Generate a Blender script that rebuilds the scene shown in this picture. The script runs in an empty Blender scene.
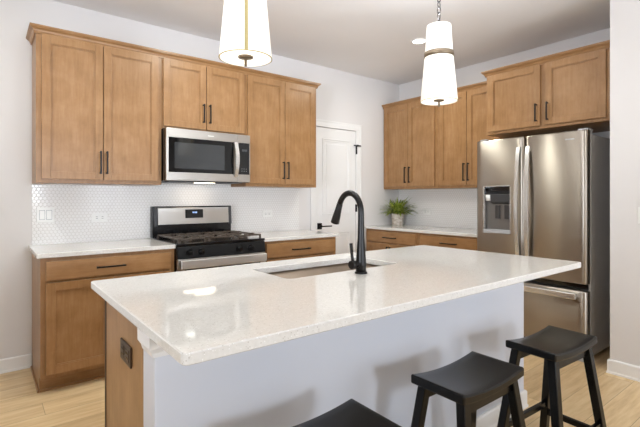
import bpy, bmesh, math, random
from mathutils import Vector, Matrix
random.seed(7)
S = bpy.context.scene
COL = S.collection

# ------------------------------------------------------------------ camera
cam_data = bpy.data.cameras.new('camera')
cam = bpy.data.objects.new('camera', cam_data); COL.objects.link(cam)
cam.location = (-0.281, -3.854, 1.271)
cam.rotation_euler = (math.radians(90), 0, math.radians(-38.205))
cam_data.sensor_width = 36.0
cam_data.lens = 426.62 / 640 * 36
cam_data.shift_y = -(213.5 - 197.375) / 640
cam_data.clip_start = 0.05
S.camera = cam

# ------------------------------------------------------------------ world, exposure
W = bpy.data.worlds.new('world'); S.world = W; W.use_nodes = True
bgn = W.node_tree.nodes['Background']
bgn.inputs[0].default_value = (0.82, 0.90, 1.0, 1); bgn.inputs[1].default_value = 1.2
S.view_settings.view_transform = 'Standard'; S.view_settings.look = 'None'
S.view_settings.exposure = 0.0; S.view_settings.gamma = 1.0
S.view_settings.use_curve_mapping = False

# ------------------------------------------------------------------ daylight, ceiling lamps and added fill lamps
def lamp(name, kind, loc, target, energy, color, **kw):
    l = bpy.data.lights.new(name, kind); l.energy = energy; l.color = color
    for k, v in kw.items(): setattr(l, k, v)
    o = bpy.data.objects.new(name, l); COL.objects.link(o); o.location = loc
    if target is not None:
        o.rotation_euler = (Vector(target) - Vector(loc)).to_track_quat('-Z', 'Y').to_euler()
    return o
DAY = (0.80, 0.89, 1.0); WARM = (0.92, 0.95, 0.88); PWARM = (0.88, 0.93, 1.0)
lamp('daylight_rear', 'AREA', (0.34, -6.93, 1.50), (0.34, -3.5, 1.9), 58, DAY, shape='RECTANGLE', size=.5, size_y=.5)
lamp('daylight_rear_door', 'AREA', (2.2, -6.93, 1.15), (2.2, -3.5, 1.9), 10, DAY, shape='RECTANGLE', size=1.4, size_y=2.0)
lamp('daylight_side', 'AREA', (-3.42, -3.6, 1.5), (0, -3.2, 2.0), 2, DAY, shape='RECTANGLE', size=2.2, size_y=1.5)
lamp('fill_up_rear', 'AREA', (0.34, -6.90, 1.30), (1.2, -1.2, 2.785), 5, DAY, shape='RECTANGLE', size=.9, size_y=.8, spread=math.radians(62))  # added upward fill, brightens the ceiling and upper cabinets
lamp('fill_up_door', 'AREA', (2.2, -6.90, 1.0), (2.3, -1.2, 2.785), 14, DAY, shape='RECTANGLE', size=1.3, size_y=1.4, spread=math.radians(62))  # added upward fill for the right part of the ceiling
lamp('fill_up_side', 'AREA', (-3.40, -3.6, 1.3), (1.1, -1.1, 2.785), 42, DAY, shape='RECTANGLE', size=2.1, size_y=1.0, spread=math.radians(62))  # added upward fill from the left for ceiling and range wall
PENDANT = 25; KITCHEN = 13; LIVING = 1.5
for i, (x, y) in enumerate([(3.027, -1.201), (1.15, -1.201), (-0.72, -1.201)]):
    lamp('downlight_kitchen', 'AREA', (x, y, 2.776), (x, y, 0), KITCHEN, WARM, shape='DISK', size=0.13)
for i, (x, y) in enumerate([(-1.2, -3.6), (0.8, -3.9), (0.3, -5.6), (2.2, -5.6)]):
    lamp('fill_living', 'AREA', (x, y, 2.776), (x, y, 0), LIVING, WARM, shape='DISK', size=0.13)  # added fill behind the kitchen, unseen and without fixtures

lamp('fill_fridge', 'AREA', (2.35, -3.7, 2.776), (2.35, -3.7, 0), 7, WARM, shape='DISK', size=0.13)  # added fill for the refrigerator cabinet, stools and floor, no fixture there

# ------------------------------------------------------------------ colour and node helpers
def lin(c):
    c = c / 255.0
    return c / 12.92 if c <= 0.04045 else ((c + 0.055) / 1.055) ** 2.4
def rgb(r, g, b): return (lin(r), lin(g), lin(b), 1.0)

class NT:
    def __init__(s, name):
        s.m = bpy.data.materials.new(name); s.m.use_nodes = True
        s.t = s.m.node_tree; s.b = s.t.nodes['Principled BSDF']
    def n(s, kind, **kw):
        x = s.t.nodes.new(kind)
        for k, v in kw.items(): setattr(x, k, v)
        return x
    def l(s, a, b): s.t.links.new(a, b)
    def coord(s, scale=(1, 1, 1), loc=(0, 0, 0)):
        c = s.n('ShaderNodeTexCoord'); mp = s.n('ShaderNodeMapping')
        mp.inputs['Scale'].default_value = scale; mp.inputs['Location'].default_value = loc
        s.l(c.outputs['Object'], mp.inputs[0]); return mp.outputs[0]
    def noise(s, vec, scale, detail=3, rough=.5):
        x = s.n('ShaderNodeTexNoise'); s.l(vec, x.inputs['Vector'])
        x.inputs['Scale'].default_value = scale; x.inputs['Detail'].default_value = detail
        x.inputs['Roughness'].default_value = rough; return x.outputs[0]
    def ramp(s, fac, stops, interp='LINEAR'):
        x = s.n('ShaderNodeValToRGB'); x.color_ramp.interpolation = interp
        e = x.color_ramp.elements
        while len(e) < len(stops): e.new(0.5)
        for el, (p, c) in zip(e, stops): el.position = p; el.color = c
        s.l(fac, x.inputs[0]); return x.outputs[0]
    def math(s, op, a, b=None):
        x = s.n('ShaderNodeMath', operation=op)
        for i, v in enumerate((a, b)):
            if v is None: continue
            if isinstance(v, (int, float)): x.inputs[i].default_value = v
            else: s.l(v, x.inputs[i])
        return x.outputs[0]
    def mix(s, fac, a, b, mode='MIX'):
        x = s.n('ShaderNodeMix', data_type='RGBA', blend_type=mode)
        for sock, v in ((x.inputs[0], fac), (x.inputs[6], a), (x.inputs[7], b)):
            if isinstance(v, (int, float, tuple)): sock.default_value = v
            else: s.l(v, sock)
        return x.outputs[2]
    def bump(s, h, strength=.2, dist=.002):
        x = s.n('ShaderNodeBump'); x.inputs['Strength'].default_value = strength
        x.inputs['Distance'].default_value = dist; s.l(h, x.inputs['Height'])
        s.l(x.outputs[0], s.b.inputs['Normal'])
    def setp(s, **kw):
        for k, v in kw.items():
            k = {'base': 'Base Color', 'rough': 'Roughness', 'metal': 'Metallic', 'spec': 'Specular IOR Level',
                 'emit': 'Emission Color', 'estr': 'Emission Strength', 'aniso': 'Anisotropic', 'arot': 'Anisotropic Rotation', 'coat': 'Coat Weight',
                 'crough': 'Coat Roughness', 'sheen': 'Sheen Weight', 'trans': 'Transmission Weight'}[k]
            if isinstance(v, (int, float, tuple)): s.b.inputs[k].default_value = v
            else: s.l(v, s.b.inputs[k])
        return s

def paint(name, c, rough=.55, var=.015, spec=.35):
    t = NT(name); v = t.coord()
    n = t.noise(v, 1.7, 2)
    d = tuple(x * (1 - var * 2) for x in c[:3]) + (1,)
    t.setp(base=t.ramp(n, [(.3, d), (.7, c)]), rough=rough, spec=spec)
    t.bump(t.noise(v, 260, 2), .04, .001)
    return t.m
def plain(name, c, rough=.4, metal=0.0, spec=.5, **kw):
    t = NT(name); v = t.coord()
    d = tuple(x * .93 for x in c[:3]) + (1,)
    t.setp(base=t.ramp(t.noise(v, 9, 2), [(.3, d), (.7, c)]), rough=rough, metal=metal, spec=spec, **kw)
    return t.m
def wood(name, axis, dark, mid, light, rough=.33):
    t = NT(name)
    sc = [9.0, 9.0, 9.0]; sc[axis] = .9
    v = t.coord(tuple(sc)); v2 = t.coord((1, 1, 1))
    grain = t.noise(v, 5.0, 5, .6)
    blotch = t.noise(v2, 7.0, 4, .6)
    sc2 = [60.0, 60.0, 60.0]; sc2[axis] = 3.0
    pores = t.noise(t.coord(tuple(sc2)), 4.0, 2, .5)
    f = t.math('ADD', t.math('MULTIPLY', grain, .45), t.math('MULTIPLY', blotch, .55))
    c = t.ramp(f, [(.32, dark), (.5, mid), (.68, light)])
    c = t.mix(.10, c, t.ramp(pores, [(.35, dark), (.6, light)]))
    t.setp(base=c, rough=rough, spec=.4)
    t.bump(pores, .05, .0006)
    return t.m

# ------------------------------------------------------------------ materials
M = {}
M['wall'] = paint('wall_paint', rgb(222, 217, 214), .6)
M['ceiling'] = paint('ceiling_paint', rgb(236, 233, 231), .8)
M['trim'] = paint('white_trim', rgb(236, 233, 230), .35)
M['kneewall'] = paint('island_white_paint', rgb(212, 214, 222), .35)
WD, WM, WL = rgb(135, 97, 58), rgb(153, 113, 73), rgb(168, 129, 89)
M['wood'] = wood('stained_maple_upright', 2, WD, WM, WL)
M['woodx'] = wood('stained_maple_along', 0, WD, WM, WL)
M['woody'] = wood('stained_maple_across', 1, WD, WM, WL)
M['black'] = plain('black_metal', rgb(28, 25, 24), .30, .5)
M['bronze'] = plain('bronze_metal', rgb(138, 122, 102), .38, .9)
M['gold'] = plain('brass_trim', rgb(178, 160, 108), .45, .2)
M['blackgloss'] = plain('black_enamel', rgb(14, 14, 16), .12)
M['panelblack'] = plain('satin_black_enamel', rgb(12, 12, 13), .3, 0, .3)
M['blackglass'] = plain('black_glass', rgb(10, 11, 13), .04)
M['greyglass'] = plain('grey_door_glass', rgb(52, 54, 56), .06, 0, .8)
M['iron'] = plain('cast_iron', rgb(78, 66, 56), .35)
M['darkgrey'] = plain('dark_grey_plastic', rgb(62, 62, 64), .45)
M['fridge_side'] = plain('grey_steel_side', rgb(186, 182, 178), .38, .0)
M['greyplastic'] = plain('light_grey_plastic', rgb(176, 176, 178), .35)
M['recess'] = plain('dispenser_lining', rgb(120, 114, 108), .3, .4)
M['whiteplastic'] = plain('white_plastic', rgb(238, 236, 232), .3)
M['slot'] = plain('dark_slot', rgb(60, 56, 54), .5)
M['bronzeplate'] = plain('dark_bronze_plate', rgb(74, 58, 46), .35, .5)
M['stoolwood'] = plain('black_painted_wood', rgb(9, 8, 8), .27, 0, .35)
M['soil'] = plain('potting_soil', rgb(66, 48, 36), .9)
M['cord'] = plain('grey_rubber', rgb(90, 88, 86), .6)

AROT = 0.25
def steel(name, c, rough=.26, aniso=.75):
    t = NT(name)
    tg = t.n('ShaderNodeTangent', direction_type='RADIAL', axis='Z')
    t.l(tg.outputs[0], t.b.inputs['Tangent'])
    v = t.coord((1.0, 1.0, 420.0))
    n = t.noise(v, 3.0, 2)
    t.setp(base=t.mix(.10, c, t.ramp(n, [(.3, tuple(x * .86 for x in c[:3]) + (1,)), (.7, c)])),
           metal=1.0, aniso=aniso, arot=AROT,
           rough=t.math('ADD', t.math('MULTIPLY', n, .03), rough - .015))
    return t.m
M['steel'] = steel('brushed_steel', rgb(198, 194, 188))
M['fridgesteel'] = steel('brushed_steel_refrigerator', rgb(166, 157, 146), .30, .98)
M['steelpanel'] = steel('pale_brushed_steel', rgb(192, 187, 181), .34, .6)
M['steelhandle'] = plain('polished_steel', rgb(222, 220, 216), .26, .8)
M['steelbar'] = plain('satin_steel_bar', rgb(214, 212, 209), .33, .65)
M['sinksteel'] = plain('sink_steel', rgb(160, 146, 132), .30, 1.0)

def quartz():
    t = NT('white_speckled_quartz'); v = t.coord()
    base = t.ramp(t.noise(v, 90, 2), [(.3, rgb(216, 212, 206)), (.7, rgb(224, 220, 215))])
    vo = t.n('ShaderNodeTexVoronoi', feature='F1'); t.l(v, vo.inputs['Vector']); vo.inputs['Scale'].default_value = 190
    pick = t.n('ShaderNodeSeparateColor'); t.l(vo.outputs['Color'], pick.inputs[0])
    size = t.math('LESS_THAN', vo.outputs['Distance'], .30)
    dk = t.math('MULTIPLY', size, t.math('GREATER_THAN', pick.outputs[0], .86))
    lt = t.math('MULTIPLY', size, t.math('LESS_THAN', pick.outputs[0], .15))
    c = t.mix(t.math('MULTIPLY', dk, .75), base, rgb(168, 158, 148))
    c = t.mix(t.math('MULTIPLY', lt, .7), c, rgb(250, 249, 247))
    t.setp(base=c, rough=.055, spec=.5)
    return t.m
M['quartz'] = quartz()

def hextile(name, ax, pitch=.027):
    t = NT(name)
    c = t.n('ShaderNodeTexCoord'); sp = t.n('ShaderNodeSeparateXYZ'); t.l(c.outputs['Object'], sp.inputs[0])
    x = t.math('DIVIDE', sp.outputs[ax], pitch); y = t.math('DIVIDE', sp.outputs[2], pitch)
    s3 = math.sqrt(3)
    def hexd(ox, oy):
        px = t.math('ABSOLUTE', t.math('SUBTRACT', t.math('FRACT', t.math('ADD', x, ox + 100)), .5))
        yy = t.math('FRACT', t.math('ADD', t.math('DIVIDE', y, s3), oy + 100))
        py = t.math('MULTIPLY', t.math('ABSOLUTE', t.math('SUBTRACT', yy, .5)), s3)
        return t.math('MAXIMUM', px, t.math('ADD', t.math('MULTIPLY', px, .5), t.math('MULTIPLY', py, s3 / 2)))
    d = t.math('MINIMUM', hexd(0, 0), hexd(.5, .5))
    tile = t.n('ShaderNodeMapRange'); t.l(d, tile.inputs[0])
    tile.inputs[1].default_value = .47; tile.inputs[2].default_value = .43
    t.setp(base=t.mix(tile.outputs[0], rgb(205, 199, 193), rgb(236, 233, 230)),
           rough=t.math('SUBTRACT', .6, t.math('MULTIPLY', tile.outputs[0], .48)))
    dome = t.n('ShaderNodeMapRange'); t.l(d, dome.inputs[0])
    dome.inputs[1].default_value = .5; dome.inputs[2].default_value = .28
    t.bump(t.math('POWER', dome.outputs[0], .6), .45, .002)
    return t.m
M['tilex'] = hextile('hexagon_tile_back', 0)
M['tiley'] = hextile('hexagon_tile_side', 1)

def floor_mat():
    t = NT('oak_plank_floor')
    c = t.n('ShaderNodeTexCoord')
    br = t.n('ShaderNodeTexBrick'); t.l(c.outputs['Object'], br.inputs['Vector'])
    br.offset = .37; br.offset_frequency = 2
    br.inputs['Color1'].default_value = (.15, .15, .15, 1); br.inputs['Color2'].default_value = (.9, .9, .9, 1)
    br.inputs['Mortar'].default_value = (0, 0, 0, 1)
    br.inputs['Scale'].default_value = 1; br.inputs['Brick Width'].default_value = 1.22
    br.inputs['Row Height'].default_value = .18; br.inputs['Mortar Size'].default_value = .0016
    br.inputs['Mortar Smooth'].default_value = .1; br.inputs['Bias'].default_value = 0
    plank = br.outputs['Color']
    off = t.n('ShaderNodeVectorMath', operation='ADD')
    mp = t.n('ShaderNodeMapping'); mp.inputs['Scale'].default_value = (1.2, 11, 1)
    t.l(c.outputs['Object'], mp.inputs[0]); t.l(mp.outputs[0], off.inputs[0])
    sc = t.n('ShaderNodeVectorMath', operation='SCALE'); sc.inputs['Scale'].default_value = 40
    t.l(plank, sc.inputs[0]); t.l(sc.outputs[0], off.inputs[1])
    g = t.noise(off.outputs[0], 2.6, 6, .62)
    grain = t.ramp(g, [(.3, rgb(204, 172, 128)), (.5, rgb(224, 195, 151)), (.7, rgb(236, 212, 172))])
    tone = t.ramp(plank, [(0, rgb(226, 221, 216)), (1, rgb(255, 255, 252))])
    col = t.mix(1.0, grain, tone, 'MULTIPLY')
    col = t.mix(t.math('MULTIPLY', br.outputs['Fac'], .6), col, rgb(132, 104, 72))
    t.setp(base=col, rough=.36, spec=.4)
    t.bump(t.math('SUBTRACT', t.math('MULTIPLY', g, .2), br.outputs['Fac']), .15, .001)
    return t.m
M['floor'] = floor_mat()

def glow(name, c, strength, base=(.9, .88, .82, 1)):
    t = NT(name); v = t.coord((120, 120, 400))
    t.setp(base=base, rough=.8, emit=t.mix(.06, c, t.ramp(t.noise(v, 1.5, 1), [(.3, (.8, .76, .66, 1)), (.7, (1, 1, 1, 1))])), estr=strength)
    return t.m
M['shade'] = glow('linen_shade_lit', (1.0, .92, .80, 1), .42, (.80, .78, .74, 1))
M['diffuser'] = glow('lit_diffuser', (1.0, .93, .80, 1), 1.1)
M['canlight'] = glow('lit_downlight', (1.0, .96, .88, 1), 4.0)
M['display'] = glow('lit_clock_display', (.35, .55, 1.0, 1), 1.2, (.02, .02, .03, 1))
M['taskled'] = glow('lit_task_lamp', (1.0, .86, .62, 1), 6.0)

def leafmat():
    t = NT('fern_leaf'); v = t.coord()
    t.setp(base=t.ramp(t.noise(v, 26, 2), [(.32, rgb(86, 108, 34)), (.5, rgb(140, 156, 56)), (.68, rgb(202, 202, 100))]), rough=.5)
    return t.m
M['leaf'] = leafmat()
def potmat():
    t = NT('whitewashed_pot'); v = t.coord((1, 1, 2.0))
    t.setp(base=t.ramp(t.noise(v, 16, 4, .7), [(.35, rgb(168, 148, 128)), (.55, rgb(208, 198, 188)), (.7, rgb(222, 216, 208))]), rough=.75)
    return t.m
M['pot'] = potmat()
def windowglass():
    t = NT('window_glass'); t.setp(base=(1, 1, 1, 1), rough=.0, trans=1.0)
    return t.m
M['glass'] = windowglass()

# ------------------------------------------------------------------ mesh helpers (all in world coordinates)
class MB:
    def __init__(s): s.bm = bmesh.new()
    def _merge(s, b2, smooth=False):
        vm = {}
        for v in b2.verts: vm[v] = s.bm.verts.new(v.co)
        for f in b2.faces:
            try:
                g = s.bm.faces.new([vm[v] for v in f.verts]); g.smooth = smooth or f.smooth
            except ValueError: pass
        b2.free()
    def box(s, x0, x1, y0, y1, z0, z1, bev=0.0, seg=2):
        b = bmesh.new(); bmesh.ops.create_cube(b, size=1)
        for v in b.verts:
            v.co = Vector(((x0 + x1) / 2 + v.co.x * abs(x1 - x0), (y0 + y1) / 2 + v.co.y * abs(y1 - y0), (z0 + z1) / 2 + v.co.z * abs(z1 - z0)))
        if bev > 0:
            bmesh.ops.bevel(b, geom=list(b.edges), offset=bev, segments=seg, affect='EDGES', profile=.5)
        s._merge(b); return s
    def cyl(s, p0, p1, r0, r1=None, n=20, caps=True):
        r1 = r0 if r1 is None else r1
        p0, p1 = Vector(p0), Vector(p1); d = (p1 - p0).normalized()
        u = d.orthogonal().normalized(); w = d.cross(u)
        b = bmesh.new()
        A = [b.verts.new(p0 + r0 * (math.cos(2 * math.pi * i / n) * u + math.sin(2 * math.pi * i / n) * w)) for i in range(n)]
        B = [b.verts.new(p1 + r1 * (math.cos(2 * math.pi * i / n) * u + math.sin(2 * math.pi * i / n) * w)) for i in range(n)]
        for i in range(n):
            f = b.faces.new((A[i], A[(i + 1) % n], B[(i + 1) % n], B[i])); f.smooth = True
        if caps:
            b.faces.new(A[::-1]); b.faces.new(B)
        s._merge(b); return s
    def lathe(s, c, prof, n=32, cap0=False, cap1=False):
        b = bmesh.new(); rings = []
        for r, z in prof:
            rings.append([b.verts.new((c[0] + r * math.cos(2 * math.pi * i / n), c[1] + r * math.sin(2 * math.pi * i / n), c[2] + z)) for i in range(n)])
        for R0, R1 in zip(rings, rings[1:]):
            for i in range(n):
                f = b.faces.new((R0[i], R0[(i + 1) % n], R1[(i + 1) % n], R1[i])); f.smooth = True
        if cap0: b.faces.new(rings[0][::-1])
        if cap1: b.faces.new(rings[-1])
        s._merge(b); return s
    def tube(s, pts, rad, n=14, caps=True):
        pts = [Vector(p) for p in pts]
        if not isinstance(rad, (list, tuple)): rad = [rad] * len(pts)
        b = bmesh.new(); rings = []; u = None
        for i, p in enumerate(pts):
            d = (pts[min(i + 1, len(pts) - 1)] - pts[max(i - 1, 0)]).normalized()
            u = d.orthogonal().normalized() if u is None else (u - u.dot(d) * d).normalized()
            w = d.cross(u)
            rings.append([b.verts.new(p + rad[i] * (math.cos(2 * math.pi * k / n) * u + math.sin(2 * math.pi * k / n) * w)) for k in range(n)])
        for R0, R1 in zip(rings, rings[1:]):
            for k in range(n):
                f = b.faces.new((R0[k], R0[(k + 1) % n], R1[(k + 1) % n], R1[k])); f.smooth = True
        if caps: b.faces.new(rings[0][::-1]); b.faces.new(rings[-1])
        s._merge(b); return s
    def torus_link(s, c, axis_u, axis_v, a, bb, r, n=18, m=8):
        pts = [Vector(c) + a * math.cos(2 * math.pi * i / n) * Vector(axis_u) + bb * math.sin(2 * math.pi * i / n) * Vector(axis_v) for i in range(n)]
        b = bmesh.new(); rings = []
        nrm = Vector(axis_u).cross(Vector(axis_v))
        for i in range(n):
            d = (pts[(i + 1) % n] - pts[i - 1]).normalized(); w = d.cross(nrm)
            rings.append([b.verts.new(pts[i] + r * (math.cos(2 * math.pi * k / m) * nrm + math.sin(2 * math.pi * k / m) * w)) for k in range(m)])
        for i in range(n):
            R0, R1 = rings[i], rings[(i + 1) % n]
            for k in range(m):
                f = b.faces.new((R0[k], R0[(k + 1) % m], R1[(k + 1) % m], R1[k])); f.smooth = True
        s._merge(b); return s
    def hexa(s, bottom, top, bev=0.0):
        """a bar between two quads of four points"""
        b = bmesh.new()
        A = [b.verts.new(p) for p in bottom]; B = [b.verts.new(p) for p in top]
        b.faces.new(A[::-1]); b.faces.new(B)
        for i in range(4): b.faces.new((A[i], A[(i + 1) % 4], B[(i + 1) % 4], B[i]))
        bmesh.ops.recalc_face_normals(b, faces=list(b.faces))
        if bev: bmesh.ops.bevel(b, geom=list(b.edges), offset=bev, segments=2, affect='EDGES', profile=.5)
        s._merge(b); return s
    def sweep(s, path, prof, side):
        """profile of (offset outward, z) swept along a plan polyline, mitred; side = +1 outward on the left of the path"""
        P = [Vector((p[0], p[1])) for p in path]; N = []
        for a, b in zip(P, P[1:]):
            d = (b - a).normalized(); N.append(Vector((-d.y, d.x)) * side)
        M_ = []
        for i in range(len(P)):
            if i == 0: M_.append(N[0])
            elif i == len(P) - 1: M_.append(N[-1])
            else:
                m = N[i - 1] + N[i]; M_.append(m / (m.dot(N[i])))
        b = bmesh.new(); R = []
        for p, m in zip(P, M_):
            R.append([b.verts.new((p.x + m.x * o, p.y + m.y * o, z)) for o, z in prof])
        k = len(prof)
        for R0, R1 in zip(R, R[1:]):
            for i in range(k): b.faces.new((R0[i], R0[(i + 1) % k], R1[(i + 1) % k], R1[i]))
        b.faces.new(R[0]); b.faces.new(R[-1][::-1])
        bmesh.ops.recalc_face_normals(b, faces=list(b.faces))
        s._merge(b); return s
    def build(s, name, mat, parent=None, at=None):
        """link as one mesh object; vertices become local to the parent's origin (or to at)"""
        me = bpy.data.meshes.new(name)
        org = Vector((0, 0, 0))
        if parent is not None: org = Vector(parent['_o'])
        elif at is not None: org = Vector(at)
        bmesh.ops.translate(s.bm, verts=list(s.bm.verts), vec=-org)
        s.bm.normal_update()
        s.bm.to_mesh(me); s.bm.free()
        o = bpy.data.objects.new(name, me); COL.objects.link(o)
        for m in (mat if isinstance(mat, (list, tuple)) else [mat]): me.materials.append(m)
        if parent is not None:
            o.parent = parent; o['_o'] = tuple(org)
        else:
            o.location = org; o['_o'] = tuple(org)
        return o

def tag(o, label=None, cat=None, group=None, kind=None):
    if label: o['label'] = label
    if cat: o['category'] = cat
    if group: o['group'] = group
    if kind: o['kind'] = kind
    return o
def thing(name, at, label, cat, group=None):
    o = bpy.data.objects.new(name, None); COL.objects.link(o); o.location = at; o['_o'] = tuple(at)
    o.empty_display_size = .1
    return tag(o, label, cat, group)
def struct(o): o['kind'] = 'structure'; return o

def rrect(x0, x1, y0, y1, r, seg=6):
    pts = []
    for cx, cy, a0 in ((x1 - r, y1 - r, 0), (x0 + r, y1 - r, 90), (x0 + r, y0 + r, 180), (x1 - r, y0 + r, 270)):
        for i in range(seg + 1):
            a = math.radians(a0 + 90 * i / seg); pts.append((cx + r * math.cos(a), cy + r * math.sin(a)))
    return pts
def slab(mb, outer, z0, z1, inner=None, e=.003):
    """flat slab of a closed outline, eased top and bottom edge, optional hole"""
    b = bmesh.new(); n = len(outer)
    c = Vector((sum(p[0] for p in outer) / n, sum(p[1] for p in outer) / n))
    def ring(pts, z): return [b.verts.new((p[0], p[1], z)) for p in pts]
    def inset(pts, d):
        out = []
        for i in range(len(pts)):
            a = Vector(pts[i - 1]); q = Vector(pts[i]); w = Vector(pts[(i + 1) % len(pts)])
            t = (w - a).normalized(); nrm = Vector((-t.y, t.x)); out.append(tuple(q + nrm * d))
        return out
    o_in = inset(outer, e)
    rings = [ring(o_in, z0), ring(outer, z0 + e), ring(outer, z1 - e), ring(o_in, z1)]
    if inner:
        i_in = inset(inner, -e)
        rings += [ring(i_in, z1), ring(inner, z1 - e), ring(inner, z0)]
        rings.append(rings[0])
    for R0, R1 in zip(rings, rings[1:]):
        for i in range(n): b.faces.new((R0[i], R0[(i + 1) % n], R1[(i + 1) % n], R1[i]))
    if not inner:
        b.faces.new(rings[0][::-1]); b.faces.new(rings[-1])
    bmesh.ops.recalc_face_normals(b, faces=list(b.faces))
    mb._merge(b); return mb

# ------------------------------------------------------------------ the room
CZ = 2.785; XR = 4.11; XS = 3.283; YS = -2.724; XL = -3.5; YB = -7.0
struct(MB().box(XL - .12, XR + .12, YB - .12, .12, -.08, 0).build('floor', M['floor']))
struct(MB().box(XL - .12, XR + .12, YB - .12, .12, CZ, CZ + .1).build('ceiling', M['ceiling']))
# range wall with the doorway cut out
DX0, DX1, DZ = 2.685, 3.312, 2.085
b = MB(); b.box(XL, DX0, 0, .12, 0, CZ); b.box(DX1, XR + .12, 0, .12, 0, CZ); b.box(DX0, DX1, 0, .12, DZ, CZ)
struct(b.build('wall_back', M['wall']))
struct(MB().box(XR, XR + .12, YS - .12, 0, 0, CZ).build('wall_right', M['wall']))
b = MB(); b.box(XS, XR, YS - .12, YS, 0, CZ); b.box(XS, XS + .12, YB, YS - .12, 0, CZ)
struct(b.build('wall_side', M['wall']))
b = MB(); b.box(XL - .12, XL, YB, 0, 0, .75); b.box(XL - .12, XL, YB, 0, 2.25, CZ)
b.box(XL - .12, XL, YB, -4.7, .75, 2.25); b.box(XL - .12, XL, -2.5, 0, .75, 2.25)
struct(b.build('wall_left', M['wall']))
b = MB(); b.box(XL, XS, YB - .12, YB, 2.3, CZ); b.box(XL, -.2, YB - .12, YB, 0, 2.3); b.box(.9, 1.5, YB - .12, YB, 0, 2.3)
b.box(-.2, .9, YB - .12, YB, 0, .8); b.box(2.9, XS + .12, YB - .12, YB, 0, 2.3); b.box(1.5, 2.9, YB - .12, YB, 0, .1)
struct(b.build('wall_rear', M['wall']))
def window(name, horiz, a0, a1, z0, z1, pos):
    f = MB(); w = .06
    def bx(m, p0, p1, q0, q1, d0, d1):
        if horiz: m.box(p0, p1, pos - d1, pos - d0, q0, q1)
        else: m.box(pos - d1, pos - d0, p0, p1, q0, q1)
    for p in (a0, a1 - w): bx(f, p, p + w, z0, z1, .03, .09)
    for q in (z0, z1 - w): bx(f, a0 + w, a1 - w, q, q + w, .03, .09)
    mid = (a0 + a1) / 2; bx(f, mid - .03, mid + .03, z0 + w, z1 - w, .03, .09)
    o = struct(f.build(name, M['trim'], at=((mid, pos, z0) if horiz else (pos, mid, z0))))
    g = MB(); bx(g, a0 + w, a1 - w, z0 + w, z1 - w, .055, .061); g.build('pane', M['glass'], o)
window('window_1', True, -.2, .9, .8, 2.3, YB)
window('window_2', True, 1.5, 2.9, .1, 2.3, YB)
window('window_3', False, -4.7, -2.5, .75, 2.25, XL)

BBP = [(0, 0), (.019, 0), (.019, .012), (.014, .017), (.014, .092), (.009, .1), (0, .1)]
struct(MB().sweep([(XL, 0), (-.003, 0)], BBP, -1).build('baseboard_back', M['trim']))
struct(MB().sweep([(2.5, 0), (2.615, 0)], BBP, -1).build('baseboard_back', M['trim']))
struct(MB().sweep([(3.40, 0), (3.465, 0)], BBP, -1).build('baseboard_back', M['trim']))
struct(MB().sweep([(XS + .05, YS), (XS, YS), (XS, YB)], BBP, -1).build('baseboard_side', M['trim']))
struct(MB().sweep([(XL, YB), (XL, 0)], BBP, -1).build('baseboard_left', M['trim']))

# pantry door in the range wall
door = struct(MB().box(DX0 + .003, DX1 - .003, .004, .044, .012, DZ - .004).build('door_1', M['trim'], at=((DX0 + DX1) / 2, 0, 0)))
b = MB()
for z0, z1 in ((.22, .86), (1.07, 1.955)):     # raised mouldings of two panels
    xa, xb = 2.79, 3.165 + .045
    for k, (i, h) in enumerate(((0, .009), (.022, .004))):
        b.box(xa + i, xb - i, .004 - h, .006, z0 + i, z0 + i + .012, .003); b.box(xa + i, xb - i, .004 - h, .006, z1 - i - .012, z1 - i, .003)
        b.box(xa + i, xa + i + .012, .004 - h, .006, z0 + i + .012, z1 - i - .012, .003); b.box(xb - i - .012, xb - i, .004 - h, .006, z0 + i + .012, z1 - i - .012, .003)
    b.box(xa + .06, xb - .06, -.002, .006, z0 + .06, z1 - .06, .004)
b.build('door_panel', M['trim'], door)
b = MB(); b.box(2.715, 2.775, -.008, .006, .905, .975, .002); b.cyl((2.745, -.008, .94), (2.745, -.05, .94), .011)
b.box(2.738, 2.885, -.062, -.046, .932, .946, .004)
tag(b.build('door_handle', M['black'], door), 'black square lever handle')
for z in (1.14, .25):
    MB().cyl((3.314, -.012, z - .045), (3.314, -.012, z + .045), .009).box(3.306, 3.322, -.006, .004, z - .045, z + .045).build('hinge', M['black'], door)
b = MB().cyl((3.314, -.012, 1.80), (3.314, -.012, 1.90), .010)
b.cyl((3.258, -.028, 1.905), (3.372, -.028, 1.905), .008).cyl((3.314, -.03, 1.895), (3.314, -.03, 1.915), .014).build('hinge_stop', M['black'], door)
cas = [(0, 0), (.014, 0), (.014, .05), (.018, .06), (.018, .078), (0, .078)]
b = MB()
b.box(DX0 - .075, DX0, -.017, 0, 0, DZ, .003); b.box(DX1, DX1 + .078, -.017, 0, 0, DZ, .003); b.box(DX0 - .075, DX1 + .078, -.017, 0, DZ, DZ + .078, .003)
b.box(DX0 - .075, DX0 - .06, -.022, -.017, 0, DZ + .06); b.box(DX1 + .063, DX1 + .078, -.022, -.017, 0, DZ + .06); b.box(DX0 - .075, DX1 + .078, -.022, -.017, DZ + .063, DZ + .078)
struct(b.build('trim_1', M['trim']))

# hexagon backsplashes
tag(MB().box(.0, 2.452, -.007, -.0005, .9135, 1.3735).box(.864, 1.628, -.007, -.0005, 1.3735, 1.40).build('tile_backsplash', M['tilex']),
    'white hexagon mosaic backsplash behind the range, on the longer wall', 'backsplash')
tag(MB().box(XR - .007, XR - .0005, -1.64, -.0005, .9135, 1.3735).build('tile_backsplash', M['tiley']),
    'white mosaic backsplash behind the potted plant, left of the refrigerator', 'backsplash')

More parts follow.
